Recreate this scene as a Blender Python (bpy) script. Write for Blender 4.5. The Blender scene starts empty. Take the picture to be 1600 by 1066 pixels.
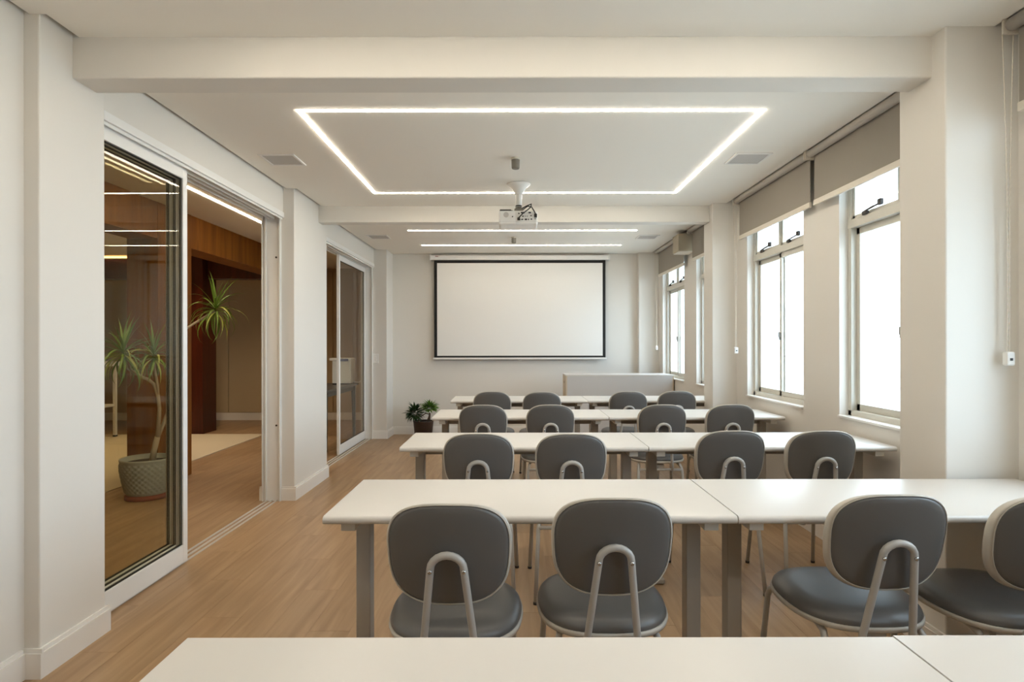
import bpy, bmesh, math, random
from mathutils import Vector, Matrix, Euler
random.seed(7)
PI = math.pi
S = bpy.context.scene
COL = S.collection

# ------------------------------------------------------------------ camera, world, exposure
F, CX, CY, H = 940.0, 803.0, 537.0, 1.29          # focal length (px of the 1600 frame), vanishing point, eye height
cam = bpy.data.cameras.new('camera'); camo = bpy.data.objects.new('camera', cam); COL.objects.link(camo)
cam.sensor_fit = 'HORIZONTAL'; cam.sensor_width = 36.0; cam.lens = 36.0 * F / 1600
cam.shift_x = (800 - CX) / 1600; cam.shift_y = (CY - 533) / 1600
cam.clip_start = 0.05; cam.clip_end = 200
camo.location = (0, 0, H); camo.rotation_euler = (PI / 2, 0.0012, 0)
S.camera = camo

w = bpy.data.worlds.new('world'); S.world = w; w.use_nodes = True
bg = w.node_tree.nodes['Background']
bg.inputs[0].default_value = (0.67, 0.84, 1.0, 1); bg.inputs[1].default_value = 5.2

S.view_settings.view_transform = 'Standard'; S.view_settings.look = 'None'
S.view_settings.exposure = 0.78; S.view_settings.gamma = 1.0; S.view_settings.use_curve_mapping = False
cy = S.cycles
cy.use_denoising = True; cy.max_bounces = 14; cy.diffuse_bounces = 7; cy.glossy_bounces = 5
cy.transparent_max_bounces = 24; cy.transmission_bounces = 8; cy.caustics_reflective = False; cy.caustics_refractive = False
cy.sample_clamp_indirect = 6.0
LED_S = 27.0           # ceiling strips
LEDC = (1.0, 0.90, 0.74, 1)

# ------------------------------------------------------------------ materials
def srgb(r, g, b):
    f = lambda c: (c / 255) / 12.92 if c / 255 <= .04045 else ((c / 255 + .055) / 1.055) ** 2.4
    return (f(r), f(g), f(b), 1)

def mat(name, col, rough=.6, metal=0, spec=.5, bump=0, bscale=60, coat=0):
    m = bpy.data.materials.new(name); m.use_nodes = True
    nt = m.node_tree; b = nt.nodes['Principled BSDF']
    b.inputs['Base Color'].default_value = col; b.inputs['Roughness'].default_value = rough
    b.inputs['Metallic'].default_value = metal; b.inputs['Specular IOR Level'].default_value = spec
    b.inputs['Coat Weight'].default_value = coat
    if bump:
        tc = nt.nodes.new('ShaderNodeTexCoord'); n = nt.nodes.new('ShaderNodeTexNoise')
        n.inputs['Scale'].default_value = bscale; n.inputs['Detail'].default_value = 3
        bp = nt.nodes.new('ShaderNodeBump'); bp.inputs['Strength'].default_value = bump; bp.inputs['Distance'].default_value = .002
        nt.links.new(tc.outputs['Object'], n.inputs['Vector']); nt.links.new(n.outputs['Fac'], bp.inputs['Height'])
        nt.links.new(bp.outputs['Normal'], b.inputs['Normal'])
    return m

def wood(name, c1, c2, scale=(30, 1.2, 30), rough=.4, rand=0.0, coat=0, spec=.5):
    m = mat(name, c1, rough, coat=coat, spec=spec); nt = m.node_tree; b = nt.nodes['Principled BSDF']
    tc = nt.nodes.new('ShaderNodeTexCoord'); mp = nt.nodes.new('ShaderNodeMapping'); mp.inputs['Scale'].default_value = scale
    n = nt.nodes.new('ShaderNodeTexNoise'); n.inputs['Scale'].default_value = 1.0; n.inputs['Detail'].default_value = 6
    n.inputs['Distortion'].default_value = .6
    oi = nt.nodes.new('ShaderNodeObjectInfo'); va = nt.nodes.new('ShaderNodeVectorMath'); va.operation = 'ADD'
    sc = nt.nodes.new('ShaderNodeVectorMath'); sc.operation = 'SCALE'; sc.inputs['Scale'].default_value = 1
    cmb = nt.nodes.new('ShaderNodeCombineXYZ'); mu = nt.nodes.new('ShaderNodeMath'); mu.operation = 'MULTIPLY'; mu.inputs[1].default_value = 57
    nt.links.new(oi.outputs['Random'], mu.inputs[0])
    for i in range(3): nt.links.new(mu.outputs[0], cmb.inputs[i])
    nt.links.new(tc.outputs['Object'], mp.inputs['Vector']); nt.links.new(mp.outputs['Vector'], va.inputs[0]); nt.links.new(cmb.outputs[0], va.inputs[1])
    nt.links.new(va.outputs[0], n.inputs['Vector'])
    mx = nt.nodes.new('ShaderNodeMix'); mx.data_type = 'RGBA'; mx.inputs[6].default_value = c1; mx.inputs[7].default_value = c2
    rp = nt.nodes.new('ShaderNodeMapRange'); rp.inputs[1].default_value = .3; rp.inputs[2].default_value = .7
    nt.links.new(n.outputs['Fac'], rp.inputs[0]); nt.links.new(rp.outputs[0], mx.inputs[0])
    out = mx.outputs[2]
    if rand:
        hs = nt.nodes.new('ShaderNodeHueSaturation'); mr = nt.nodes.new('ShaderNodeMapRange')
        mr.inputs[3].default_value = 1 - rand; mr.inputs[4].default_value = 1 + rand
        nt.links.new(oi.outputs['Random'], mr.inputs[0]); nt.links.new(mr.outputs[0], hs.inputs['Value']); nt.links.new(out, hs.inputs['Color'])
        out = hs.outputs[0]
    nt.links.new(out, b.inputs['Base Color'])
    return m

def glass(name, tint, refl=.06, ior=1.5):
    m = bpy.data.materials.new(name); m.use_nodes = True; nt = m.node_tree; nt.nodes.clear()
    o = nt.nodes.new('ShaderNodeOutputMaterial'); t = nt.nodes.new('ShaderNodeBsdfTransparent'); t.inputs[0].default_value = tint
    g = nt.nodes.new('ShaderNodeBsdfGlossy'); g.inputs['Roughness'].default_value = 0.0; g.inputs[0].default_value = (1, 1, 1, 1)
    fr = nt.nodes.new('ShaderNodeFresnel'); fr.inputs[0].default_value = ior
    mx = nt.nodes.new('ShaderNodeMixShader')
    ge = nt.nodes.new('ShaderNodeNewGeometry'); mr = nt.nodes.new('ShaderNodeMapRange')     # same reflectance on both faces of the pane
    mr.inputs[3].default_value = ior; mr.inputs[4].default_value = 1 / ior
    nt.links.new(ge.outputs['Backfacing'], mr.inputs[0]); nt.links.new(mr.outputs[0], fr.inputs[0])
    nt.links.new(fr.outputs[0], mx.inputs[0]); nt.links.new(t.outputs[0], mx.inputs[1]); nt.links.new(g.outputs[0], mx.inputs[2])
    nt.links.new(mx.outputs[0], o.inputs[0])
    return m

def emit(name, col, s):
    m = bpy.data.materials.new(name); m.use_nodes = True; nt = m.node_tree; b = nt.nodes['Principled BSDF']
    b.inputs['Base Color'].default_value = (.8, .8, .8, 1); b.inputs['Emission Color'].default_value = col; b.inputs['Emission Strength'].default_value = s
    return m

M = dict(
    paint=mat('wall_paint', srgb(222, 218, 211), .75, spec=.25, bump=.04, bscale=180),
    ceil=mat('ceiling_paint', srgb(240, 236, 228), .8, spec=.2),
    trim=mat('white_lacquer', srgb(232, 229, 224), .4),
    alum=mat('white_aluminium', srgb(232, 231, 228), .35),
    walum=mat('window_aluminium', srgb(205, 201, 190), .4),
    gasket=mat('black_gasket', srgb(28, 28, 26), .6),
    floor=wood('floor_vinyl', srgb(172, 142, 108), srgb(148, 118, 86), (22, 1.6, 22), .38, .05),
    sub=mat('screed', srgb(92, 74, 56), .8),
    wood=wood('wood_panel', srgb(142, 88, 26), srgb(110, 62, 15), (14, 14, 1.0), .5, spec=.25),
    redwood=wood('dark_red_wood', srgb(76, 30, 14), srgb(56, 20, 10), (14, 14, 1.0), .3, coat=.1, spec=.3),
    top=mat('white_laminate', srgb(207, 202, 195), .32, spec=.5),
    leg=mat('grey_beige_metal', srgb(160, 153, 143), .45),
    bracket=mat('light_bracket', srgb(205, 200, 190), .45),
    vinyl=mat('grey_vinyl', srgb(96, 94, 92), .38, bump=.12, bscale=420),
    band=mat('light_grey_shell', srgb(186, 180, 170), .45),
    tube=mat('grey_painted_tube', srgb(176, 172, 166), .35, spec=.6),
    cap=mat('dark_cap', srgb(52, 44, 38), .6),
    steel=mat('steel_bolt', srgb(200, 200, 200), .25, metal=1),
    blind=mat('grey_blind_fabric', srgb(146, 139, 129), .85, bump=.2, bscale=900),
    bar=mat('blind_bar', srgb(215, 207, 193), .45),
    roller=mat('blind_roller', srgb(178, 172, 164), .5),
    screen=mat('screen_white', srgb(236, 234, 230), .8, spec=.2),
    black=mat('screen_black', srgb(16, 15, 14), .7),
    white=mat('white_plastic', srgb(232, 230, 226), .4),
    grill=mat('speaker_grille', srgb(190, 187, 183), .6),
    grey=mat('sensor_grey', srgb(120, 114, 104), .5),
    dark=mat('dark_plastic', srgb(32, 31, 30), .5),
    port=mat('port_dark', srgb(25, 24, 23), .5),
    ink=mat('logo_ink', srgb(140, 96, 92), .6),
    deskf=mat('desk_grey_laminate', srgb(196, 193, 190), .5),
    deskl=mat('desk_beige_edge', srgb(200, 184, 158), .5),
    potg=mat('pot_grey', srgb(168, 170, 160), .8, bump=.3, bscale=90),
    terra=mat('terracotta', srgb(140, 72, 52), .75),
    potb=mat('pot_brown', srgb(58, 42, 34), .5),
    soil=mat('soil', srgb(48, 38, 30), .95),
    bark=mat('bark', srgb(186, 168, 142), .85, bump=.5, bscale=80),
    bark2=mat('bark_brown', srgb(98, 80, 62), .85, bump=.5, bscale=80),
    leafa=mat('leaf_green', srgb(112, 142, 52), .45),
    leafb=mat('leaf_yellow_green', srgb(166, 174, 84), .45),
    leafd=mat('leaf_dark', srgb(40, 66, 28), .4),
    leafl=mat('leaf_light', srgb(84, 120, 36), .4),
    rug=mat('rug_beige', srgb(205, 192, 168), .95, bump=.8, bscale=120),
    panel=mat('beige_panel', srgb(190, 172, 142), .6),
    tgrey=mat('table_grey', srgb(92, 88, 84), .4),
    dwood=mat('dark_leg', srgb(58, 42, 30), .5),
    blue=mat('display_blue', srgb(70, 84, 130), .4),
    glassd=glass('door_glass', (.93, .92, .87, 1), ior=1.13),
    glassw=glass('window_glass', (.97, .98, .98, 1)),
    led=emit('led_diffuser', LEDC, LED_S),
    ledo=emit('led_orange', (1.0, .55, .22, 1), 4),
    ledc=emit('led_corridor', (1.0, .82, .58, 1), 16),
    spot=emit('spot_lens', (1.0, .75, .45, 1), 12),
)

# ------------------------------------------------------------------ mesh builder
class MB:
    def __init__(s): s.v = []; s.f = []; s.sm = []
    def add(s, vs, fs, smooth=False):
        o = len(s.v); s.v += [tuple(v) for v in vs]
        for f in fs: s.f.append([i + o for i in f]); s.sm.append(smooth)
        return s
    def box(s, x0, x1, y0, y1, z0, z1, b=0):
        if b <= 0:
            vs = [(x, y, z) for x in (x0, x1) for y in (y0, y1) for z in (z0, z1)]
            return s.add(vs, [(0, 1, 3, 2), (4, 6, 7, 5), (0, 4, 5, 1), (2, 3, 7, 6), (0, 2, 6, 4), (1, 5, 7, 3)])
        bm = bmesh.new(); bmesh.ops.create_cube(bm, size=1)
        for v in bm.verts: v.co = Vector(((x0 + x1) / 2 + v.co.x * (x1 - x0), (y0 + y1) / 2 + v.co.y * (y1 - y0), (z0 + z1) / 2 + v.co.z * (z1 - z0)))
        bmesh.ops.bevel(bm, geom=bm.edges[:] , offset=b, segments=2, affect='EDGES', profile=.5)
        bm.verts.index_update()
        s.add([v.co[:] for v in bm.verts], [[v.index for v in f.verts] for f in bm.faces]); bm.free(); return s
    def tube(s, pts, r, n=10, caps=True):
        pts = [Vector(p) for p in pts]; rs = r if isinstance(r, (list, tuple)) else [r] * len(pts)
        T = []
        for i in range(len(pts)):
            a = pts[max(i - 1, 0)]; b = pts[min(i + 1, len(pts) - 1)]; T.append((b - a).normalized())
        up = Vector((0, 0, 1)) if abs(T[0].z) < .9 else Vector((1, 0, 0))
        N = (up - T[0] * up.dot(T[0])).normalized(); vs = []
        for i, p in enumerate(pts):
            N = (N - T[i] * N.dot(T[i])).normalized(); B = T[i].cross(N)
            for k in range(n):
                a = 2 * PI * k / n; vs.append(p + (N * math.cos(a) + B * math.sin(a)) * rs[i])
        fs = []
        for i in range(len(pts) - 1):
            for k in range(n): fs.append((i * n + k, i * n + (k + 1) % n, (i + 1) * n + (k + 1) % n, (i + 1) * n + k))
        s.add(vs, fs, True)
        if caps:
            o = len(s.v) - len(vs)
            s.f.append([o + k for k in range(n)][::-1]); s.sm.append(False)
            s.f.append([o + (len(pts) - 1) * n + k for k in range(n)]); s.sm.append(False)
        return s
    def lathe(s, prof, n=24, c=(0, 0, 0), fn=None):
        vs = []
        for j, (r, z) in enumerate(prof):
            for k in range(n):
                a = 2 * PI * k / n; rr = r if fn is None else fn(r, a, z, j, k)
                vs.append((c[0] + rr * math.cos(a), c[1] + rr * math.sin(a), c[2] + z))
        fs = [(j * n + k, j * n + (k + 1) % n, (j + 1) * n + (k + 1) % n, (j + 1) * n + k) for j in range(len(prof) - 1) for k in range(n)]
        s.add(vs, fs, True); o = len(s.v) - len(vs)
        s.f.append([o + k for k in range(n)][::-1]); s.sm.append(False)
        s.f.append([o + (len(prof) - 1) * n + k for k in range(n)]); s.sm.append(False)
        return s
    def build(s, name, m, parent=None, smooth_all=False, bevel=0, **kw):
        me = bpy.data.meshes.new(name); me.from_pydata(s.v, [], s.f)
        for p, q in zip(me.polygons, s.sm): p.use_smooth = q or smooth_all
        me.materials.append(m)
        bm = bmesh.new(); bm.from_mesh(me); bmesh.ops.recalc_face_normals(bm, faces=bm.faces); bm.to_mesh(me); bm.free()
        if smooth_all: me.set_sharp_from_angle(angle=math.radians(40))
        o = bpy.data.objects.new(name, me); COL.objects.link(o)
        if parent: o.parent = parent
        if bevel:
            bv = o.modifiers.new('bevel', 'BEVEL'); bv.width = bevel; bv.segments = 2; bv.limit_method = 'ANGLE'
        for k, v in kw.items(): o[k] = v
        return o

def B(*a, b=0): return MB().box(*a, b=b)
def thing(name, label, cat, loc=(0, 0, 0), rz=0, group=None, kind=None):
    o = bpy.data.objects.new(name, None); COL.objects.link(o); o.empty_display_size = .05
    o.location = loc; o.rotation_euler = (0, 0, rz); o['label'] = label; o['category'] = cat
    if group: o['group'] = group
    if kind: o['kind'] = kind
    return o
def tag(o, label, cat, group=None, kind=None):
    o['label'] = label; o['category'] = cat
    if group: o['group'] = group
    if kind: o['kind'] = kind
    return o
def struct(name, mb, m, label=None, cat=None, bevel=0):
    o = mb.build(name, m, bevel=bevel); o['kind'] = 'structure'
    if label: o['label'] = label
    if cat: o['category'] = cat
    return o
def kids(o): return [c for c in bpy.data.objects if c.parent == o]
def copy_tree(o, parent=None):
    c = o.copy(); COL.objects.link(c)
    if parent: c.parent = parent
    for ch in kids(o): copy_tree(ch, c)
    return c

# ------------------------------------------------------------------ shell
ZC, ZT = 2.567, 2.76
XW = 2.035                       # window wall, room face
XO = -2.08                       # corridor face of the left wall
HD = 2.36                        # door head
# floor
fl = struct('floor', B(-7.6, 2.3, -2.9, 10.4, -.12, -.006), M['sub'], 'light oak wood-look plank floor of classroom and corridor', 'floor')
PW, PL = .184, 1.22
pm = B(0, PW - .0012, 0, PL - .0012, -.006, 0).build('plank', M['floor'], fl)
first = True
nx = 0; x = -4.6; count = 0
cols = []
while x < XW - .01:
    cols.append(x); x += PW
spots = []
for i, cx in enumerate(cols):
    y = 0.75 - ((i * .37) % 1) * PL
    while y < 8.55:
        xe = cx + PW
        if not (cx < -2.3 and y + PL < 3.6) and not (cx < -3.3 and y + PL < 4.8): spots.append((cx, y))
        y += PL
far = [(cx, y0) for cx in [-4.6 + PW * k for k in range(14)] for y0 in (9.2,) if False]
spots = spots[:298] if len(spots) > 298 else spots
for j, (px_, py_) in enumerate(spots):
    o = pm if j == 0 else pm.copy()
    if j: COL.objects.link(o)
    o.location = (px_, py_, 0)
# the rest of the floor, too far or too hidden for single planks
rest = MB()
have = {(round(a, 3), round(b, 3)) for a, b in spots}
xs_ = [-7.5 + PW * .5 + PW * k for k in range(60)]
rest.box(-7.6, -4.6, -2.9, 10.4, -.006, -.0004)
rest.box(-4.6, 2.3, -2.9, -.5, -.006, -.0004)
rest.box(-4.6, -2.06, -.5, 4.8, -.006, -.0008)
rest.box(-4.6, 2.3, -.5, 10.4, -.006, -.0010)
rest.build('plank_field', M['floor'], fl, kind='stuff')

struct('ground', B(-40, 60, -50, 60, -3.3, -3.2), mat('bounce_ground', srgb(212, 209, 202), .9), 'unseen pale ground plane added below the windows to bounce daylight', 'ground')  # never in view; added to set how much daylight bounces up to the ceiling
# ceiling with its shadow gap along the walls
c = MB()
c.box(-1.785, 1.94, -2.85, 8.555, ZC, ZC + .04)
for a, b_ in ((-2.85, 2.327), (2.70, 4.945), (5.835, 8.15)): c.box(-1.872, -1.785, a, b_, ZC, ZC + .04)
c.box(-1.808, -1.785, 2.327, 2.70, ZC, ZC + .04)
struct('ceiling', c, M['ceil'], 'flat off-white classroom ceiling with shadow gap at the walls', 'ceiling')
struct('ceiling_corridor', B(-7.6, XO, -2.9, 10.4, ZC, ZC + .04), M['ceil'], 'corridor ceiling beyond the glass doors', 'ceiling')
struct('roof_slab', B(-7.7, 2.4, -3.0, 10.5, ZT, ZT + .1), mat('gap_shade_slab', srgb(62, 58, 54), .9), 'concrete slab hidden above the ceiling, coloured dark to deepen the gap shade', 'ceiling')  # dark tone puts shade into the gap along the ceiling edge

# left wall pieces
struct('wall_left', B(XO, -1.895, -2.9, 2.327, 0, ZT), M['paint'], 'plain off-white wall at the near left edge', 'wall')
hd = MB(); hd.box(XO, -1.90, 2.70, 4.96, HD, ZT); struct('wall_left_header', hd, M['paint'], 'wall strip above the near sliding glass door', 'wall')
hd = MB(); hd.box(XO, -1.90, 5.82, 8.166, HD, ZT); struct('wall_left_header', hd, M['paint'], 'wall strip above the far sliding glass door', 'wall')
wb = MB(); wb.box(XO, 2.3, 8.57, 8.72, 0, ZT); struct('wall_back', wb, M['paint'], 'off-white end wall behind the projection screen', 'wall')
struct('wall_front', B(-7.7, 2.3, -3.0, -2.85, 0, ZT), M['paint'], 'wall behind the camera', 'wall')

def column(x0, x1, y0, y1, label):
    return struct('column', B(x0, x1, y0, y1, 0, ZT), M['paint'], label, 'column', bevel=.006)
column(XO, -1.835, 2.327, 2.70, 'off-white square column at near left, before the first glass door')
column(XO, -1.81, 4.96, 5.82, 'off-white square column between the two glass doors')
column(XO, -1.725, 8.166, 8.58, 'off-white column with light switch at the far left corner')
column(1.74, XW + .02, 2.425, 2.715, 'off-white square column at near right, catching daylight')
column(1.812, XW + .02, 5.49, 5.735, 'off-white square column at right between the two window bays')
column(1.755, XW + .02, 8.45, 8.58, 'shallow off-white column in the far right corner')
def beam(y0, y1, z0, label):
    return struct('beam', B(-1.84, 1.83, y0, y1, z0, ZT), M['paint'], label, 'beam', bevel=.006)
beam(2.503, 2.655, 2.396, 'near off-white ceiling beam across the top of the room')
beam(5.575, 5.70, 2.415, 'far off-white ceiling beam behind the projector')

# window wall
WIN = [(-.24, .78), (1.25, 2.27), (2.74, 3.762), (4.229, 5.245), (5.73, 6.71), (7.19, 8.22)]
ZS, ZH = .83, 2.37
wr = MB(); wr.box(XW, 2.25, -2.9, 8.72, 0, ZS); wr.box(XW, 2.25, -2.9, 8.72, ZH, ZT)
e = -2.9
for a, b_ in WIN: wr.box(XW, 2.25, e, a, ZS, ZH); e = b_
wr.box(XW, 2.25, e, 8.72, ZS, ZH)
struct('wall_right', wr, M['paint'], 'off-white window wall along the right side', 'wall')

# windows
places = ['behind the camera at right', 'beside the camera at right', 'nearest in view, just past the near right column',
          'second in view, before the middle right column', 'third in view, half hidden by the middle right column', 'farthest in view, by the far right corner']
def window(n, y0, y1, place):
    t = thing('window_%d' % n, 'tall aluminium window, ' + place, 'window', (2.09, (y0 + y1) / 2, 0), kind='structure')
    hw = (y1 - y0) / 2; fr = .035; x0, x1 = 0, .07
    f = MB(); f.box(x0, x1, -hw, -hw + fr, ZS, ZH); f.box(x0, x1, hw - fr, hw, ZS, ZH)
    f.box(x0, x1, -hw, hw, ZS, ZS + .045); f.box(x0, x1, -hw, hw, ZH - fr, ZH); f.build('frame', M['walum'], t, bevel=.002)
    B(x0 - .004, x1, -hw + .001, hw - .001, 2.002, 2.055, b=.003).build('transom', M['walum'], t)
    B(x0 + .0, x1, -.018, .018, 2.05, ZH - .03).build('mullion', M['walum'], t, bevel=.002)
    MB().box(-.07, 0, -hw, hw, ZS, ZS + .012).build('window_sill', M['trim'], t)
    for s, xo in ((-1, .012), (1, .034)):          # two sliding sashes
        a, b_ = (-hw + fr, .022) if s < 0 else (-.022, hw - fr)
        sh = MB(); st = .034
        sh.box(xo, xo + .02, a, a + st, ZS + .045, 2.002); sh.box(xo, xo + .02, b_ - st, b_, ZS + .045, 2.002)
        sh.box(xo, xo + .02, a, b_, ZS + .045, ZS + .085); sh.box(xo, xo + .02, a, b_, 1.962, 2.002)
        so = sh.build('sash', M['walum'], t, bevel=.0015)
        B(xo + .008, xo + .012, a + st - .004, b_ - st + .004, ZS + .08, 1.966).build('pane', M['glassw'], so)
        if s < 0:
            l = MB(); l.box(xo - .012, xo, b_ - .026, b_ - .010, 1.315, 1.375, b=.003); l.box(xo - .02, xo - .008, b_ - .026, b_ - .016, 1.335, 1.38, b=.003)
            l.build('latch', M['grey'], so)
    for s in (-1, 1):                              # two awning lights
        a, b_ = (-hw + fr, -.018) if s < 0 else (.018, hw - fr)
        sh = MB(); st = .022
        sh.box(.01, .03, a, a + st, 2.055, ZH - fr); sh.box(.01, .03, b_ - st, b_, 2.055, ZH - fr)
        sh.box(.01, .03, a, b_, 2.055, 2.077); sh.box(.01, .03, a, b_, ZH - fr - .022, ZH - fr)
        so = sh.build('awning_sash', M['walum'], t, bevel=.0015)
        B(.018, .022, a + st - .003, b_ - st + .003, 2.072, ZH - fr - .018).build('pane', M['glassw'], so)
        m_ = (a + b_) / 2
        l = MB(); l.box(-.016, .006, m_ + .05, m_ + .09, 2.052, 2.074, b=.003); l.tube([(-.008, m_ + .08, 2.072), (-.012, m_ + .0, 2.08), (-.006, m_ - .07, 2.088)], .006, 6)
        l.box(-.012, .01, m_ - .085, m_ - .055, 2.08, 2.115, b=.004)
        l.build('handle', M['cap'], so)
    # daylight portal filling this opening
    L = bpy.data.lights.new('portal', 'AREA'); L.shape = 'RECTANGLE'; L.size = y1 - y0; L.size_y = ZH - ZS
    L.cycles.is_portal = True
    lo = bpy.data.objects.new('window_portal', L); COL.objects.link(lo); lo.parent = t
    lo.location = (.12, 0, (ZS + ZH) / 2); lo.rotation_euler = Euler((PI / 2, 0, PI / 2), 'XYZ')
for i, (a, b_) in enumerate(WIN): window(i + 1, a, b_, places[i])

# baseboards (profile with a thinner top lip)
def base(mb, x0, x1, y0, y1, nx=0, ny=0):
    mb.box(x0, x1, y0, y1, 0, .098)
    d = .006
    mb.box(x0 + (d if nx < 0 else 0), x1 - (d if nx > 0 else 0), y0 + (d if ny < 0 else 0), y1 - (d if ny > 0 else 0), .098, .114)
T = .015
b1 = MB()
base(b1, -1.895, -1.895 + T, -2.8, 2.327 - T, 1)
base(b1, -1.895, -1.835 + T, 2.327 - T, 2.327, 0, -1); base(b1, -1.835, -1.835 + T, 2.327, 2.70 + T, 1); base(b1, -1.95, -1.835, 2.70, 2.70 + T, 0, 1)
base(b1, -1.925, -1.81 + T, 4.96 - T, 4.96, 0, -1); base(b1, -1.81, -1.81 + T, 4.96, 5.82 + T, 1)
base(b1, -1.95, -1.725 + T, 8.166 - T, 8.166, 0, -1); base(b1, -1.725, -1.725 + T, 8.166, 8.57 - T, 1)
base(b1, XO - T, XO, 4.96, 5.82, -1); base(b1, XO - T, -2.045, 4.96 - T, 4.96, 0, -1)
struct('baseboard_left', b1, M['trim'], 'white baseboard along the left wall and its columns', 'baseboard')
b2 = MB(); base(b2, -1.71, 1.755, 8.57 - T, 8.57, 0, -1); struct('baseboard_back', b2, M['trim'], 'white baseboard along the end wall', 'baseboard')
b3 = MB(); base(b3, XW - T, XW, -2.8, 2.41, -1); base(b3, XW - T, XW, 2.73, 5.475, -1); base(b3, XW - T, XW, 5.75, 8.435, -1)
base(b3, 1.74 - T, XW, 2.425 - T, 2.425, 0, -1); base(b3, 1.74 - T, 1.74, 2.425, 2.715, -1); base(b3, 1.74 - T, XW, 2.715, 2.73, 0, 1)
base(b3, 1.812 - T, XW, 5.49 - T, 5.49, 0, -1); base(b3, 1.812 - T, 1.812, 5.49, 5.735, -1); base(b3, 1.812 - T, XW, 5.735, 5.75, 0, 1)
base(b3, 1.755, XW, 8.435, 8.45, 0, -1)
struct('baseboard_right', b3, M['trim'], 'white baseboard along the window wall and its columns', 'baseboard')

# ------------------------------------------------------------------ sliding glass doors
TR = (-1.945, -1.985, -2.025)
def sliding_panel(parent, xc, y0, y1):
    p = MB(); st, h0, h1 = .046, .105, .075; t = .015; z0, z1 = .012, HD - .03
    p.box(xc - t, xc + t, y0, y0 + st, z0, z1); p.box(xc - t, xc + t, y1 - st, y1, z0, z1)
    p.box(xc - t, xc + t, y0 + st, y1 - st, z0, z0 + h0); p.box(xc - t, xc + t, y0 + st, y1 - st, z1 - h1, z1)
    o = p.build('sliding_panel', M['alum'], parent, bevel=.002)
    g = MB(); a, b_, c_, d = y0 + st, y1 - st, z0 + h0, z1 - h1; w_ = .0045
    for s in (-1, 1):
        xg0, xg1 = (xc - .006, xc - .003) if s < 0 else (xc + .003, xc + .006)
        g.box(xg0, xg1, a, a + w_, c_, d); g.box(xg0, xg1, b_ - w_, b_, c_, d); g.box(xg0, xg1, a, b_, c_, c_ + w_); g.box(xg0, xg1, a, b_, d - w_, d)
    g.build('gasket', M['gasket'], o)
    B(xc - .003, xc + .003, a, b_, c_, d).build('glass_pane', M['glassd'], o)
    return o
def door(n, y0, y1, panels, label):
    t = thing('door_%d' % n, label, 'door', kind='structure')
    h = MB()
    h.box(XO, -1.905, y0, y1, HD - .016, HD)                   # head plate
    for xx in (-1.912, -1.965, -2.005, -2.06): h.box(xx - .005, xx + .005, y0, y1, HD - .045, HD - .014)
    h.box(-1.918, -1.893, y0, y1, HD - .03, HD + .012)
    h.build('head_frame', M['alum'], t)
    j = MB(); j.box(-2.065, -1.915, y1 - .022, y1, 0, HD - .016)
    for xx in (-1.919, -2.035, -2.06): j.box(xx - .004, xx + .004, y1 - .04, y1 - .02, 0, HD - .016)
    j.build('jamb', M['alum'], t)
    j = MB(); j.box(-2.065, -1.915, y0, y0 + .022, 0, HD - .016); j.build('jamb', M['alum'], t)
    for xx in TR: 
        B(xx - .003, xx + .003, y0 + .022, y1 - .022, 0, .010).build('floor_track', M['bracket'], t)
    for tr, a, b_ in panels: sliding_panel(t, TR[tr], a, b_)
    return t
d1 = door(1, 2.70, 4.96, [(0, 2.722, 3.557), (1, 2.724, 3.565), (2, 2.726, 3.57)], 'near sliding glass door in white frame, its panels stacked at the left')
for z_ in (.62, 2.0): MB().lathe([(.008, 0), (.008, .004)], 10).build('screw_hole', M['cap'], d1).matrix_local = Matrix.Translation((-1.95, 4.938, z_)) @ Matrix.Rotation(PI / 2, 4, 'X')
d2 = door(2, 5.82, 8.166, [(2, 6.92, 8.14)], 'far sliding glass door in white frame, half open on the corridor')

# ------------------------------------------------------------------ corridor beyond the doors
struct('wall_corridor_end', B(-7.6, XO + .2, 10.2, 10.4, 0, ZT), M['panel'], 'beige panelled wall at the far end of the corridor', 'wall')
struct('wall_corridor_left', B(-7.7, -7.6, -2.9, 10.4, 0, ZT), M['panel'], 'far side wall of the corridor room', 'wall')
struct('wall_corridor_right', B(XO, 2.3, 8.70, 10.2, 0, ZT), M['panel'], 'corridor wall beyond the classroom corner', 'wall')
ew = bpy.data.objects['wall_corridor_end']
xs = [-6.8, -6.05, -5.3, -4.83, -4.1, -3.9, -3.06, -2.72]
for a, b_ in zip(xs[:-1], xs[1:]): B(a + .006, b_ - .006, 10.18, 10.2, .13, 2.5, b=.003).build('panel', M['panel'], ew)
B(-7.4, XO, 10.178, 10.2, 0, .125).build('baseboard_corridor', M['trim'], None, kind='structure', label='pale baseboard at the far end of the corridor', category='baseboard')
struct('wood_column', B(-3.48, -3.2, 5.41, 5.97, 0, ZC), M['wood'], 'brown wood-clad square column in the corridor behind the glass', 'column')
wbm = B(-3.475, -3.205, -1, 5.41, 2.24, ZC); wbm.box(-3.475, -3.205, 5.97, 10.2, 2.24, ZC)
struct('wood_beam', wbm, M['wood'], 'long brown wood-clad ceiling beam running along the corridor', 'beam')
struct('wood_column', B(-4.95, -4.45, 8.60, 8.99, 0, ZC), M['redwood'], 'dark red wood column deep in the corridor', 'column')
wbm = B(-7.6, -4.95, 8.75, 8.98, 2.24, ZC - .05); wbm.box(-4.45, -3.475, 8.75, 8.98, 2.24, ZC)
struct('wood_beam', wbm, M['redwood'], 'dark red wood ceiling beam crossing at the corridor end', 'beam')
tag(B(-7.5, -4.97, 8.72, 8.745, ZC - .03, ZC - .008).build('light_strip', M['ledo']), 'orange glowing strip light above the dark wood beam', 'light')
tag(B(-2.664, -2.636, 2.2, 6.6, ZC - .006, ZC - .0005).build('light_strip', M['ledc']), 'long strip light along the corridor ceiling beyond the glass door', 'light')
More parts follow.
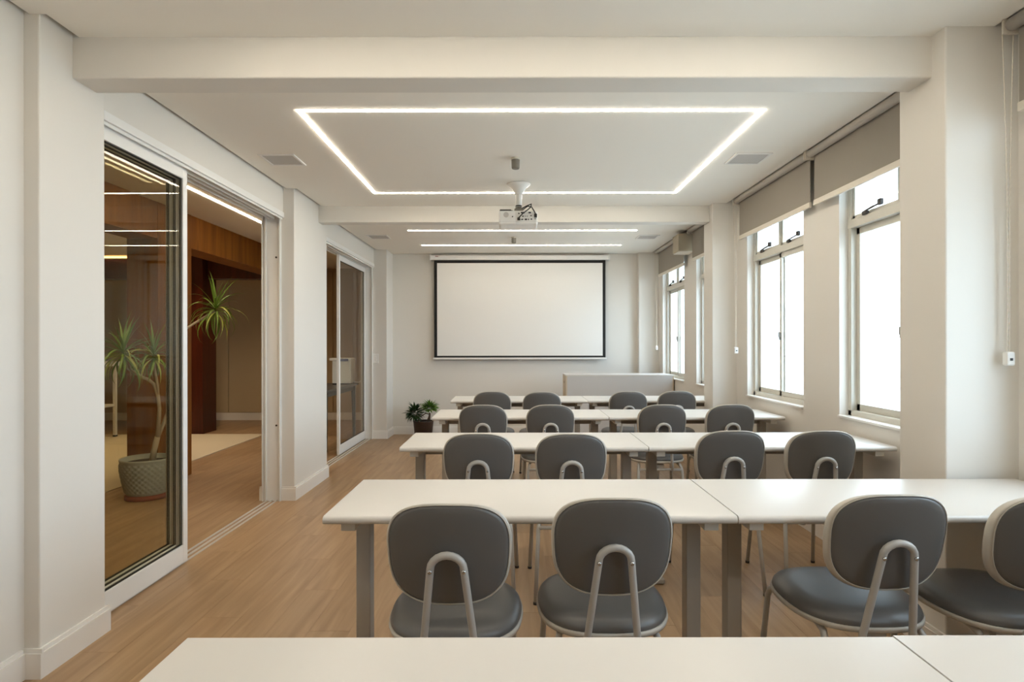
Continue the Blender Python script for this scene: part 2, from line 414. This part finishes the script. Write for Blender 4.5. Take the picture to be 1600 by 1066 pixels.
sp = thing('spotlight', 'small round recessed spotlight under ceiling beside dark red column', 'light', (-4.0, 8.0, ZC))
MB().lathe([(.05, -.012), (.05, 0)], 20).build('trim_ring', M['white'], sp); MB().lathe([(.038, -.016), (.038, -.012)], 20).build('lens', M['spot'], sp)
for (x_, y_, p) in ((-4.0, 7.9, 50), (-5.6, 6.5, 70), (-2.75, 4.3, 22)):  # spot lamps added to brighten the corridor; only the first sits by a fixture
    L = bpy.data.lights.new('corridor_fill', 'SPOT'); L.energy = p; L.spot_size = 2.4; L.spot_blend = .8; L.color = (1, .78, .52); L.shadow_soft_size = .06
    lo = bpy.data.objects.new('corridor_fill', L); COL.objects.link(lo); lo.location = (x_, y_, ZC - .03)
tag(B(-6.9, -3.54, 3.4, 8.55, 0, .009, b=.003).build('rug', M['rug']), 'pale beige rug on the corridor floor behind the potted plant', 'rug')
# console seen through the glass
t = thing('console_table', 'white open-legged table beyond the rug, seen through the glass', 'table', (-5.75, 8.2, .009))
B(-.5, .27, -.25, .2, .98, 1.04, b=.004).build('tabletop', M['white'], t); B(-.46, .22, -.2, .16, .42, .45, b=.003).build('shelf', M['white'], t)
for x_ in (-.45, .22):
    for y_ in (-.2, .14):
        l = B(x_ - .018, x_ + .018, y_ - .018, y_ + .018, .02, .98).build('leg', M['white'], t); B(x_ - .02, x_ + .02, y_ - .02, y_ + .02, 0, .02).build('foot', M['dark'], l)
# table with printer behind the far door
t = thing('side_table', 'dark grey corridor table with slim dark legs behind the far door', 'table', (-2.5, 7.8, 0))
B(-.3, .3, -.72, .72, .705, .735, b=.01).build('tabletop', M['tgrey'], t); B(-.26, .26, -.68, .68, .645, .705).build('apron', M['tgrey'], t)
for x_ in (-.25, .25):
    for y_ in (-.62, .62): MB().tube([(x_, y_, .70), (x_ * 1.03, y_ * 1.03, .0)], [.03, .02], 10).build('leg', M['dwood'], t)
t = thing('printer', 'white printer standing on the grey corridor table', 'printer', (-2.345, 8.29, .735))
B(-.125, .125, -.12, .13, .015, .34, b=.01).build('body', M['white'], t); B(-.12, .12, -.115, .12, 0, .016).build('foot', M['dark'], t)
B(-.16, .128, -.135, .133, .325, .36, b=.008).build('lid', M['white'], t); B(-.02, .1, -.139, -.134, .318, .352).build('display', M['blue'], t)
MB().tube([(.12, .05, .03), (.2, .06, .02), (.25, .1, .1), (.24, .16, .25), (.22, .2, .30)], .007, 6).build('cable', M['white'], t)

# ------------------------------------------------------------------ leaves and plants
def leaf_mesh(name, L, W, droop, m, seg=8, fold=.25):
    vs, fs = [], []; ang = 0; p = Vector((0, 0, 0)); 
    for i in range(seg + 1):
        u = i / seg; wd = W * (math.sin(PI * min(1, .12 + u * .88)) ** .6) * (1 - u ** 3) + .0006
        d = Vector((math.cos(ang), 0, math.sin(ang)))
        nrm = Vector((-math.sin(ang), 0, math.cos(ang)))
        vs += [p + Vector((0, -wd / 2, 0)) + nrm * wd * fold, p, p + Vector((0, wd / 2, 0)) + nrm * wd * fold]
        p = p + d * (L / seg); ang -= droop / seg * (.4 + 1.2 * u)
    for i in range(seg):
        a = i * 3; fs += [(a, a + 1, a + 4, a + 3), (a + 1, a + 2, a + 5, a + 4)]
    me = bpy.data.meshes.new(name); me.from_pydata([tuple(v) for v in vs], [], fs); me.materials.append(m)
    for q in me.polygons: q.use_smooth = True
    return me
def put_leaf(me, parent, loc, az, el, roll=0, s=1):
    o = bpy.data.objects.new('leaf', me); COL.objects.link(o); o.parent = parent; o.location = loc
    o.rotation_euler = (Matrix.Rotation(az, 3, 'Z') @ Matrix.Rotation(-el, 3, 'Y') @ Matrix.Rotation(roll, 3, 'X')).to_euler(); o.scale = (s, s, s)
    return o
# tall dracaena
D = thing('potted_dracaena', 'tall dracaena with spiky leaf tufts in a grey woven-look pot behind glass', 'plant', (-3.085, 5.06, 0))
def weave(r, a, z, j, k):
    q = math.sin(a * 26 + (PI if int(z / .022) % 2 else 0)) * .008
    return r + (q if .06 < z < .30 else 0)
prof = [(.150, .0), (.156, .012), (.150, .04)]
z = .05
while z < .31: prof.append((.152 + .045 * min(1, (z - .05) / .2) ** .7, z)); z += .0055
prof += [(.200, .318), (.204, .33), (.200, .338), (.186, .335), (.182, .30), (.02, .295)]
MB().lathe(prof[2:], 104, fn=weave).build('pot', M['potg'], D)
MB().lathe([(.150, 0), (.165, .004), (.165, .032), (.150, .042)], 40).build('saucer', M['terra'], D)
MB().lathe([(.182, .298), (.10, .308), (.01, .312)], 32).build('soil', M['soil'], D)
def P(px, py, y): return Vector(((px - CX) / F * y + 3.085, y - 5.06, H - (py - CY) / F * y))   # measured point -> local
fork = P(246, 682, 5.06)
tr = MB()
tr.tube([P(238, 722, 5.06), P(240, 705, 5.06), fork], [.026, .023, .022], 10)
tr.tube([fork, P(249, 640, 5.04), P(247, 618, 5.04), P(241, 600, 5.02), P(231, 592, 5.0), P(222, 589, 4.98), P(200, 575, 4.95), P(193, 556, 4.95)], [.018, .015, .0145, .014, .0135, .013, .012, .014], 10)
tr.tube([fork, P(254, 665, 5.1), P(263, 642, 5.15), P(273, 600, 5.2), P(280, 545, 5.25), P(289, 514, 5.29), P(305, 504, 5.33), P(322, 494, 5.36), P(336, 485, 5.38)], [.018, .016, .015, .014, .013, .012, .011, .011, .013], 10)
tr.tube([P(247, 618, 5.04), P(246, 600, 5.02), P(241, 575, 4.99), P(240, 560, 4.98)], [.012, .0115, .011, .013], 10)
tr.build('trunk', M['bark'], D)
lm = [leaf_mesh('leaf', .38, .022, dr, mm) for dr, mm in ((.6, M['leafa']), (1.6, M['leafa']), (2.2, M['leafb']), (2.7, M['leafa']))]
for (cpt, n, sc) in ((P(193, 552, 4.95), 54, 1.0), (P(240, 556, 4.98), 44, .85), (P(337, 484, 5.38), 46, .95)):
    for k in range(n):
        el = PI / 2 * (1 - (k / n) ** .65 * 1.4); az = k * 2.39996
        v = 0 if el > 1.0 else (1 if el > .5 else (2 if k % 3 == 0 else 3))
        put_leaf(lm[v], D, cpt + Vector((0, 0, -.05 * k / n + .02)), az, el + random.uniform(-.15, .15), random.uniform(-.3, .3), sc * random.uniform(.7, 1.05))
# small bushy plant by the end wall
Q = thing('potted_shrub', 'small bushy two-headed plant in a dark brown pot by the end wall', 'plant', (-1.235, 8.2, 0))
MB().lathe([(.112, 0), (.138, .235), (.140, .24), (.130, .24), (.128, .215), (.01, .21)], 32).build('pot', M['potb'], Q)
MB().lathe([(.128, .212), (.06, .22), (.01, .222)], 24).build('soil', M['soil'], Q)
tr = MB(); tr.tube([(-.06, 0, .21), (-.07, 0, .27), (-.10, 0, .32)], [.012, .011, .009], 8)
tr.tube([(.045, 0, .21), (.075, .01, .29), (.085, 0, .35)], [.012, .010, .009], 8); tr.tube([(.08, .02, .21), (.085, .01, .29), (.09, 0, .34)], [.011, .010, .009], 8)
tr.tube([(.075, 0, .33), (.03, .0, .34), (-.04, 0, .29)], [.007, .007, .006], 6)
tr.build('stem', M['bark2'], Q)
sl = [leaf_mesh('leaf', .12, .034, dr, mm, 4, .2) for dr, mm in ((.5, M['leafd']), (1.2, M['leafd']), (.6, M['leafl']), (1.1, M['leafl']))]
for (cpt, n, rad, sq, base_) in ((Vector((-.12, 0, .345)), 130, .095, 1.05, 0), (Vector((.085, 0, .415)), 120, .09, .7, 2)):
    for k in range(n):
        zz = 1 - 2 * (k + .5) / n; a = k * 2.39996; r_ = math.sqrt(1 - zz * zz)
        d = Vector((r_ * math.cos(a), r_ * math.sin(a), zz * sq))
        if base_ == 2 and zz < -.75: continue
        put_leaf(sl[base_ + k % 2], Q, cpt + d * rad * random.uniform(.3, .75), a, math.asin(max(-1, min(1, zz))) * .75 + .2, random.uniform(-.5, .5), random.uniform(.6, 1.0))

# ------------------------------------------------------------------ ceiling lights, speakers, sensors
def light_bar(parent, x0, x1, y0, y1): return B(x0, x1, y0, y1, -.004, .003).build('light_bar', M['led'], parent)
t = thing('ceiling_light', 'rectangular warm white linear ceiling light, large open frame', 'light', (0.095, 4.19, ZC))
hw, hd_, wd = 1.28, .90, .020
light_bar(t, -hw, hw, -hd_ - wd / 2, -hd_ + wd / 2); light_bar(t, -hw, hw, hd_ - wd / 2, hd_ + wd / 2)
light_bar(t, -hw, -hw + wd, -hd_ + wd / 2, hd_ - wd / 2); light_bar(t, hw - wd, hw, -hd_ + wd / 2, hd_ - wd / 2)
t = thing('ceiling_light', 'rectangular linear ceiling light added above the camera, out of the frame', 'light', (0.095, 1.2, ZC))  # unseen light frame, added to brighten the near tables and floor
light_bar(t, -hw, hw, -hd_ - wd / 2, -hd_ + wd / 2); light_bar(t, -hw, hw, hd_ - wd / 2, hd_ + wd / 2)
light_bar(t, -hw, -hw + wd, -hd_ + wd / 2, hd_ - wd / 2); light_bar(t, hw - wd, hw, -hd_ + wd / 2, hd_ - wd / 2)
for y_, lb in ((6.78, 'straight linear ceiling light just behind the far beam'), (7.795, 'straight linear ceiling light nearest the projection screen')):
    t = thing('ceiling_light', lb, 'light', (.097, y_, ZC), group=None); light_bar(t, -1.29, 1.29, -wd / 2, wd / 2)
for x_, y_, lb in ((-1.60, 4.165, 'square white ceiling speaker at left, near the first glass door'), (1.615, 4.15, 'square white ceiling speaker at right, near the roller blinds'),
                   (-1.61, 7.17, 'square white ceiling speaker at far left, beyond the far beam'), (1.60, 7.2, 'square white ceiling speaker at far right, beyond the far beam')):
    t = thing('ceiling_speaker', lb, 'speaker', (x_, y_, ZC))
    f = MB(); a, i = .123, .105
    f.box(-a, a, -a, -i, -.008, 0); f.box(-a, a, i, a, -.008, 0); f.box(-a, -i, -i, i, -.008, 0); f.box(i, a, -i, i, -.008, 0); f.build('frame', M['white'], t, bevel=.003)
    B(-i, i, -i, i, -.004, 0).build('grille', M['grill'], t)
for x_, y_, lb in ((.013, 4.14, 'small grey ceiling sensor in front of the projector'), (0.0, 7.2, 'small grey ceiling sensor between the two straight lights')):
    t = thing('ceiling_sensor', lb, 'sensor', (x_, y_, ZC))
    MB().lathe([(.024, -.074), (.0275, -.068), (.029, -.014), (.029, -.013)], 24).build('body', M['grey'], t); MB().lathe([(.031, -.014), (.031, 0)], 24).build('ring', M['bar'], t)

# projector
t = thing('projector', 'white projector with dark cables hanging from a ceiling pole', 'projector', (.04, 4.82, ZC))
MB().lathe([(.028, -.085), (.040, -.06), (.062, -.03), (.092, -.008), (.094, 0)], 36).build('mount_flange', M['white'], t)
MB().tube([(0, 0, -.06), (0, 0, -.185)], .025, 20).build('pole', M['white'], t)
br = MB(); br.tube([(0, 0, -.185), (0, 0, -.20)], .027, 16); br.box(-.035, .035, -.03, .03, -.225, -.20, b=.004); br.box(-.09, .07, -.05, .05, -.232, -.222); br.build('bracket', M['grey'], t)
MB().tube([(0, 0, -.172), (0, 0, -.182)], .0262, 16).build('collar', M['dark'], t)
bd = B(-.157, .148, -.11, .12, -.346, -.234, b=.014).build('body', M['white'], t)
B(-.1575, .1485, -.1105, .121, -.322, -.3205).build('seam', M['grill'], bd)
B(-.14, -.05, -.10, .02, -.2345, -.230).build('top_plate', M['cap'], bd)
MB().lathe([(.021, 0), (.021, .003)], 20).build('vent', M['grill'], bd).matrix_local = Matrix.Translation((-.10, -.109, -.268)) @ Matrix.Rotation(PI / 2, 4, 'X')
ports = [(-.05, -.283, .010, .008), (.0, -.305, .022, .013), (.026, -.305, .014, .008), (.055, -.305, .018, .012), (.075, -.305, .008, .010), (.098, -.303, .012, .009),
         (.0, -.258, .010, .010), (.03, -.252, .030, .012), (.085, -.252, .020, .010), (.035, -.28, .006, .006), (.05, -.28, .006, .006), (.065, -.28, .006, .006), (.095, -.276, .010, .008), (.03, -.28, .008, .01), (.128, -.30, .008, .006)]
for (a, b_, w_, h_) in ports: B(a - w_ / 2, a + w_ / 2, -.1125, -.109, b_ - h_ / 2, b_ + h_ / 2).build('port', M['port'], bd)
B(.12, .142, -.125, -.108, -.29, -.262, b=.003).build('plug', M['dark'], bd); B(-.012, .008, -.125, -.108, -.312, -.292, b=.003).build('plug', M['dark'], bd)
B(-.15, -.06, -.095, -.03, -.233, -.222, b=.004).build('cable_bundle', M['dark'], bd)
MB().tube([(.131, -.118, -.264), (.115, -.125, -.235), (.10, -.10, -.205), (.07, -.05, -.188), (.02, -.01, -.215)], .0045, 8).build('cable', M['dark'], t)
MB().tube([(-.002, -.12, -.295), (.03, -.14, -.265), (.07, -.14, -.235), (.095, -.11, -.208), (.098, -.09, -.18), (.05, -.03, -.186), (.0, .0, -.21)], .0045, 8).build('cable', M['dark'], t)
B(.13, .145, -.02, .04, -.235, -.226, b=.002).build('foot', M['dark'], bd)

# ------------------------------------------------------------------ projection screen, switch, box
t = thing('projection_screen', 'large white pull-down projection screen with black border on the end wall', 'screen', (.084, 8.5, 0))
cs = B(-1.253, 1.253, -.05, .06, 2.468, 2.532, b=.008).build('case', M['white'], t)
for s in (-1, 1): B(s * 1.256 - .01, s * 1.256 + .01, -.054, .064, 2.462, 2.540, b=.004).build('end_cap', M['white'], t)
lg = MB(); 
for k in range(3): lg.box(-1.185 + k * .014, -1.175 + k * .014, -.0525, -.05, 2.508, 2.524)
lg.box(-1.135, -1.132, -.0525, -.05, 2.504, 2.526); lg.build('logo', M['ink'], cs)
bk = B(-1.21, 1.21, .0, .004, 1.092, 2.468).build('border', M['black'], t)
B(-1.168, 1.170, -.0015, .0, 1.118, 2.428).build('fabric', M['screen'], t)
B(-1.225, 1.225, -.012, .014, 1.066, 1.092, b=.005).build('bottom_bar', M['white'], t)
MB().tube([(-.02 + .0, -.005, 1.068), (-.018, -.006, 1.055), (.0, -.006, 1.048), (.018, -.006, 1.055), (.02, -.005, 1.068)], .004, 6).build('pull_handle', M['white'], t)
t = thing('light_switch', 'white wall switch plate on the far left column', 'switch', (-1.875, 8.166, 1.09))
B(-.04, .04, -.008, 0, -.062, .062, b=.003).build('plate', M['white'], t); B(-.015, .015, -.012, -.008, -.03, .03, b=.002).build('rocker', M['trim'], t)
t = thing('wall_box', 'beige box casing hung at ceiling between the far roller blinds', 'box', (1.94, 6.86, 0))
B(-.095, .094, -.12, .125, 2.325, 2.52, b=.004).build('body', mat('box_beige', srgb(172, 160, 138), .6), t); B(-.088, .088, -.113, .118, 2.318, 2.325, b=.002).build('bottom_cover', M['bar'], t)

# ------------------------------------------------------------------ roller blinds
def blind(y0, y1, label, chain_end=None, ends=None):
    t = thing('roller_blind', label, 'blind', (1.962, (y0 + y1) / 2, 2.545), group=None)
    h = (y1 - y0) / 2
    MB().tube([(0, -h, 0), (0, h, 0)], .026, 20).build('roller', M['roller'], t)
    B(.0225, .0245, -h + .008, h - .008, -.32, .005).build('fabric', M['blind'], t)
    B(.016, .032, -h + .006, h - .006, -.346, -.310, b=.003).build('bottom_bar', M['bar'], t)
    for s in (-1, 1):
        b = B(-.03, .06, s * (h + .008) - .004, s * (h + .008) + .004, -.035, .04, b=.002).build('bracket', M['bar'], t)
    if chain_end:
        s = chain_end; yy = s * (h + .018)
        zb = 1.245 - 2.545
        for q, (xa, xb) in enumerate(((-.022, -.004), (.022, .006))):
            pts = []; rs = []; n = 110
            for k in range(n):
                u = k / (n - 1); bow = (1 - u) ** 1.5
                xx = xb + (xa - xb) * bow + (.006 if q == 0 else -.004) * math.sin(PI * u)
                pts.append((xx, yy, -.03 + (zb + .03) * u)); rs.append(.0028 if k % 2 else .0014)
            MB().tube(pts, rs, 6).build('bead_chain', M['bar'], t)
        c_ = B(-.014, .018, yy - .014, yy + .014, zb - .045, zb + .01, b=.006).build('chain_holder', M['white'], t)
        B(-.004, .006, yy - .0165, yy - .013, zb - .025, zb - .015).build('screw', M['dark'], c_)
    return t
blind(.05, 2.37, 'grey roller blind at the right edge beside the near column', 1)
blind(2.735, 3.98, 'grey roller blind over the nearest window in view')
blind(4.02, 5.30, 'grey roller blind over the second window, next to the middle column', 1)
blind(5.79, 6.70, 'grey roller blind half hidden behind the middle right column')
blind(7.02, 8.26, 'grey roller blind in the far right corner, beyond the ceiling box', 1)

# ------------------------------------------------------------------ lectern desk at the end wall
t = thing('teacher_desk', 'high pale grey desk with closed front against far right corner', 'desk', (0, 0, 0))
B(.672, 2.005, 7.60, 7.62, .02, .878, b=.001).build('front_panel', M['deskf'], t)
sd = B(.655, .672, 7.60, 8.06, .0, .878).build('side_panel', M['deskl'], t)
B(2.005, 2.02, 7.60, 8.06, .0, .878).build('side_panel', M['deskl'], t)
B(.655, 2.02, 7.598, 8.07, .878, .892, b=.002).build('desktop', M['top'], t)
MB().lathe([(.016, 0), (.016, .002)], 14).build('lock', M['dark'], sd).matrix_local = Matrix.Translation((.6545, 7.83, .79)) @ Matrix.Rotation(-PI / 2, 4, 'Y')

# ------------------------------------------------------------------ tables
ZTAB = .748
def make_table(W):
    t = thing('training_table', '', 'table')
    n = 5; D2 = .26; th = .026
    # top with rounded long edges: profile in y-z swept along x
    pr = []
    for k in range(7): a = PI / 2 - PI * k / 6; pr.append((-D2 + .013 - .013 * math.cos(a), ZTAB - .013 + .013 * math.sin(a)))
    pr += [(D2 - .003, ZTAB - th), (D2, ZTAB - th + .003), (D2, ZTAB - .003), (D2 - .003, ZTAB)]
    m_ = len(pr); vs = [(0, y, z) for y, z in pr] + [(W, y, z) for y, z in pr]
    fs = [(k, (k + 1) % m_, m_ + (k + 1) % m_, m_ + k) for k in range(m_)] + [tuple(range(m_))[::-1], tuple(range(m_, 2 * m_))]
    mb = MB(); mb.add(vs, fs); o = mb.build('tabletop', M['top'], t, smooth_all=True)
    for x0 in (.045, W - .095):
        B(x0, x0 + .05, -.03, .03, .03, ZTAB - th - .03, b=.003).build('leg', M['leg'], t)
        B(x0 + .002, x0 + .048, -.222, .222, ZTAB - th - .03, ZTAB - th, b=.002).build('support_rail', M['bracket'], t)
        B(x0 - .002, x0 + .052, -.19, .19, 0.004, .032, b=.006).build('foot_bar', M['leg'], t)
    B(.095, W - .095, .0, .03, ZTAB - th - .058, ZTAB - th, b=.002).build('crossbar', M['leg'], t)
    return t
tabL = make_table(1.30); tabR = make_table(1.295)
fars = [1.112, 2.402, 3.66, 4.945, 6.225]
XL = [-.602, -.600, -.598, -.603, -.602]
ordn = ['front row of the picture, lowest at the bottom edge', 'second row from the camera', 'third row from the camera', 'fourth row from the camera', 'last row, nearest the projection screen']
for i, (fy, xl) in enumerate(zip(fars, XL)):
    a = tabL if i == 0 else copy_tree(tabL)
    a.location = (xl, fy - .26, 0); a['label'] = 'left white table of the ' + ordn[i]; a['group'] = 'white training tables in rows'
    b_ = tabR if i == 0 else copy_tree(tabR)
    b_.location = (xl + 1.304, fy - .26 + (.006 if i == 0 else .0), 0); b_['label'] = 'right white table of the ' + ordn[i]; b_['group'] = 'white training tables in rows'
    if i: 
        pass

# ------------------------------------------------------------------ chairs
def sup(a, n): 
    c, s = math.cos(a), math.sin(a)
    return (abs(c) ** (2 / n)) * (1 if c >= 0 else -1), (abs(s) ** (2 / n)) * (1 if s >= 0 else -1)
def make_chair():
    t = thing('classroom_chair', '', 'chair'); NS = 56
    # seat cushion + pan
    def ring(r, z, ex=2.7):
        out = []
        for k in range(NS):
            u, v = sup(2 * PI * k / NS, ex)
            wv = 1 - .05 * (v < 0) * abs(v)
            out.append((u * .208 * r * wv, v * .218 * r, z))
        return out
    prof = [(.0, .472), (.4, .472), (.7, .470), (.86, .465), (.94, .457), (.985, .446), (1.0, .434), (.985, .428)]
    mb = MB(); vs = []; 
    for r, z in prof: vs += ring(max(r, .02), z)
    fs = [(j * NS + k, j * NS + (k + 1) % NS, (j + 1) * NS + (k + 1) % NS, (j + 1) * NS + k) for j in range(len(prof) - 1) for k in range(NS)] + [tuple(range(NS))]
    mb.add(vs, fs, True).build('seat', M['vinyl'], t)
    prof2 = [(.99, .430), (1.018, .429), (1.022, .423), (1.01, .414), (.9, .408), (.3, .406)]
    vs = []
    for r, z in prof2: vs += ring(r, z)
    fs = [(j * NS + k, j * NS + (k + 1) % NS, (j + 1) * NS + (k + 1) % NS, (j + 1) * NS + k) for j in range(len(prof2) - 1) for k in range(NS)] + [tuple(range((len(prof2) - 1) * NS, len(prof2) * NS))]
    MB().add(vs, fs, True).build('seat_pan', M['band'], t)
    # backrest
    ZB, ZU = .548, .853; zc, hh, hw = (ZB + ZU) / 2, (ZU - ZB) / 2, .176
    def bp(u, v, off):                                  # u,v in -1..1 -> point; off along the normal (+ = rear)
        x = u * hw * (1 + .045 * v); z = zc + v * hh * (1 if v < 0 else 1)
        y = -.235 - .062 * (v + 1) / 2 + .95 * x * x - off
        return (x, y, z + off * .2)
    def bring(r, off, n=2.9): return [bp(*(c * r for c in sup(2 * PI * k / NS, n)), off) for k in range(NS)]
    def shell(rings, cap0=True, cap1=True):
        vs = sum(rings, []); n = len(rings)
        fs = [(j * NS + k, j * NS + (k + 1) % NS, (j + 1) * NS + (k + 1) % NS, (j + 1) * NS + k) for j in range(n - 1) for k in range(NS)]
        if cap0: fs.append(tuple(range(NS)))
        if cap1: fs.append(tuple(range((n - 1) * NS, n * NS)))
        return vs, fs
    TH = .036
    bo = MB(); v_, f_ = shell([bring(.03, .010), bring(.3, .0095), bring(.6, .0085), bring(.8, .007), bring(.9, .005), bring(.955, .001), bring(.965, -.006)], True, False)
    bo.add(v_, f_, True)
    v_, f_ = shell([bring(.965, -TH + .006), bring(.955, -TH - .004), bring(.9, -TH - .010), bring(.8, -TH - .014), bring(.6, -TH - .017), bring(.3, -TH - .018), bring(.03, -TH - .018)], False, True)
    bo.add(v_, f_, True); br = bo.build('backrest', M['vinyl'], t)
    v_, f_ = shell([bring(.95, -.002), bring(.985, -.001), bring(1.0, -.006), bring(1.002, -TH / 2), bring(1.0, -TH + .006), bring(.985, -TH + .001), bring(.95, -TH + .002)], False, False)
    MB().add(v_, f_, True).build('edge_band', M['band'], br)
    pp = MB()
    for off in (.0012, -TH - .0012): 
        rg = bring(.968, off); pp.tube(rg + [rg[0]], .0017, 6, caps=False)
    pp.build('piping', M['band'], br)
    # back tube: one bent U behind the backrest, down to the crossbar
    pts = []
    def ty(z): return -.218 - .115 * max(0, (z - .37)) / .35 * .62 - .0125
    zt = .712; hwv = lambda z: .080 - (.080 - .046) * (z - .37) / (.672 - .37)
    for k in range(7): z = .37 + (.672 - .37) * k / 6; pts.append((-hwv(z), ty(z), z))
    for k in range(1, 10): a = PI - PI * k / 10; pts.append((.046 * math.cos(a), ty(.672) - .006 * math.sin(a), .672 + .040 * math.sin(a)))
    for k in range(7): z = .672 - (.672 - .37) * k / 6; pts.append((hwv(z), ty(z), z))
    bt = MB().tube(pts, .0108, 12).build('back_tube', M['tube'], t)
    for s in (-1, 1):
        MB().lathe([(.0062, 0), (.0058, .003), (.003, .0045)], 12).build('bolt', M['steel'], bt).matrix_local = Matrix.Translation((s * .0462, ty(.672) - .0095, .668)) @ Matrix.Rotation(PI / 2, 4, 'X')
    # legs
    for s in (-1, 1):
        l = MB().tube([(s * .155, .10, .401), (s * .165, .155, .399), (s * .171, .178, .388), (s * .176, .19, .36), (s * .192, .232, .012)], .0105, 10).build('leg', M['tube'], t)
        MB().tube([(s * .1918, .232, .013), (s * .1925, .233, .0)], .0118, 10).build('foot_cap', M['cap'], l)
        l = MB().tube([(s * .13, .02, .399), (s * .142, -.10, .399), (s * .150, -.158, .395), (s * .156, -.182, .372), (s * .160, -.19, .35), (s * .176, -.245, .012)], .0105, 10).build('leg', M['tube'], t)
        MB().tube([(s * .176, -.245, .013), (s * .1765, -.2465, .0)], .0118, 10).build('foot_cap', M['cap'], l)
    MB().tube([(-.158, -.188, .362), (.158, -.188, .362)], .0098, 10).build('crossbar', M['tube'], t)
    ub = MB()
    for s in (-1, 1): ub.tube([(s * .080, -.226, .368), (s * .080, -.20, .362), (s * .080, -.186, .362)], .0098, 10)
    ub.tube([(-.15, .11, .400), (.15, .11, .400)], .0085, 8); ub.box(-.03, .03, -.19, -.02, .375, .402, b=.006)
    ub.build('underframe', M['tube'], t)
    return t
proto = make_chair()
rows = {
 'second row': [(698, 788.5, 0), (961, 779.5, 0), (1404, 774.5, 0), (1668, 777, 0)],
 'third row': [(746.5, 677.5, 0), (893.5, 678, 0), (1147, 673.5, 0), (1291, 674, 0)],
 'fourth row': [(754, 632.6, 0), (860.5, 632.5, 0), (1037, 632.5, 0), (1145, 632.6, 0)],
 'last row': [(768.5, 611.8, 0), (847, 612.5, 0), (983, 611.8, 0), (1064, 611.3, -.1)],
}
pos = ['leftmost', 'second from left', 'third from left', 'rightmost']
used = False
for rn, lst in rows.items():
    for k, (px, py, rz) in enumerate(lst):
        d = (H - .853) * F / (py - CY)
        x = (px - CX) / F * (d + .012)
        c_ = copy_tree(proto) if used else proto; used = True
        c_.location = (x, d + .305, 0); c_.rotation_euler = (0, 0, rz)
        c_['label'] = 'grey padded chair, %s of the four facing the %s of tables' % (pos[k], rn.replace('last row', 'last row'))
        c_['group'] = 'grey classroom chairs'
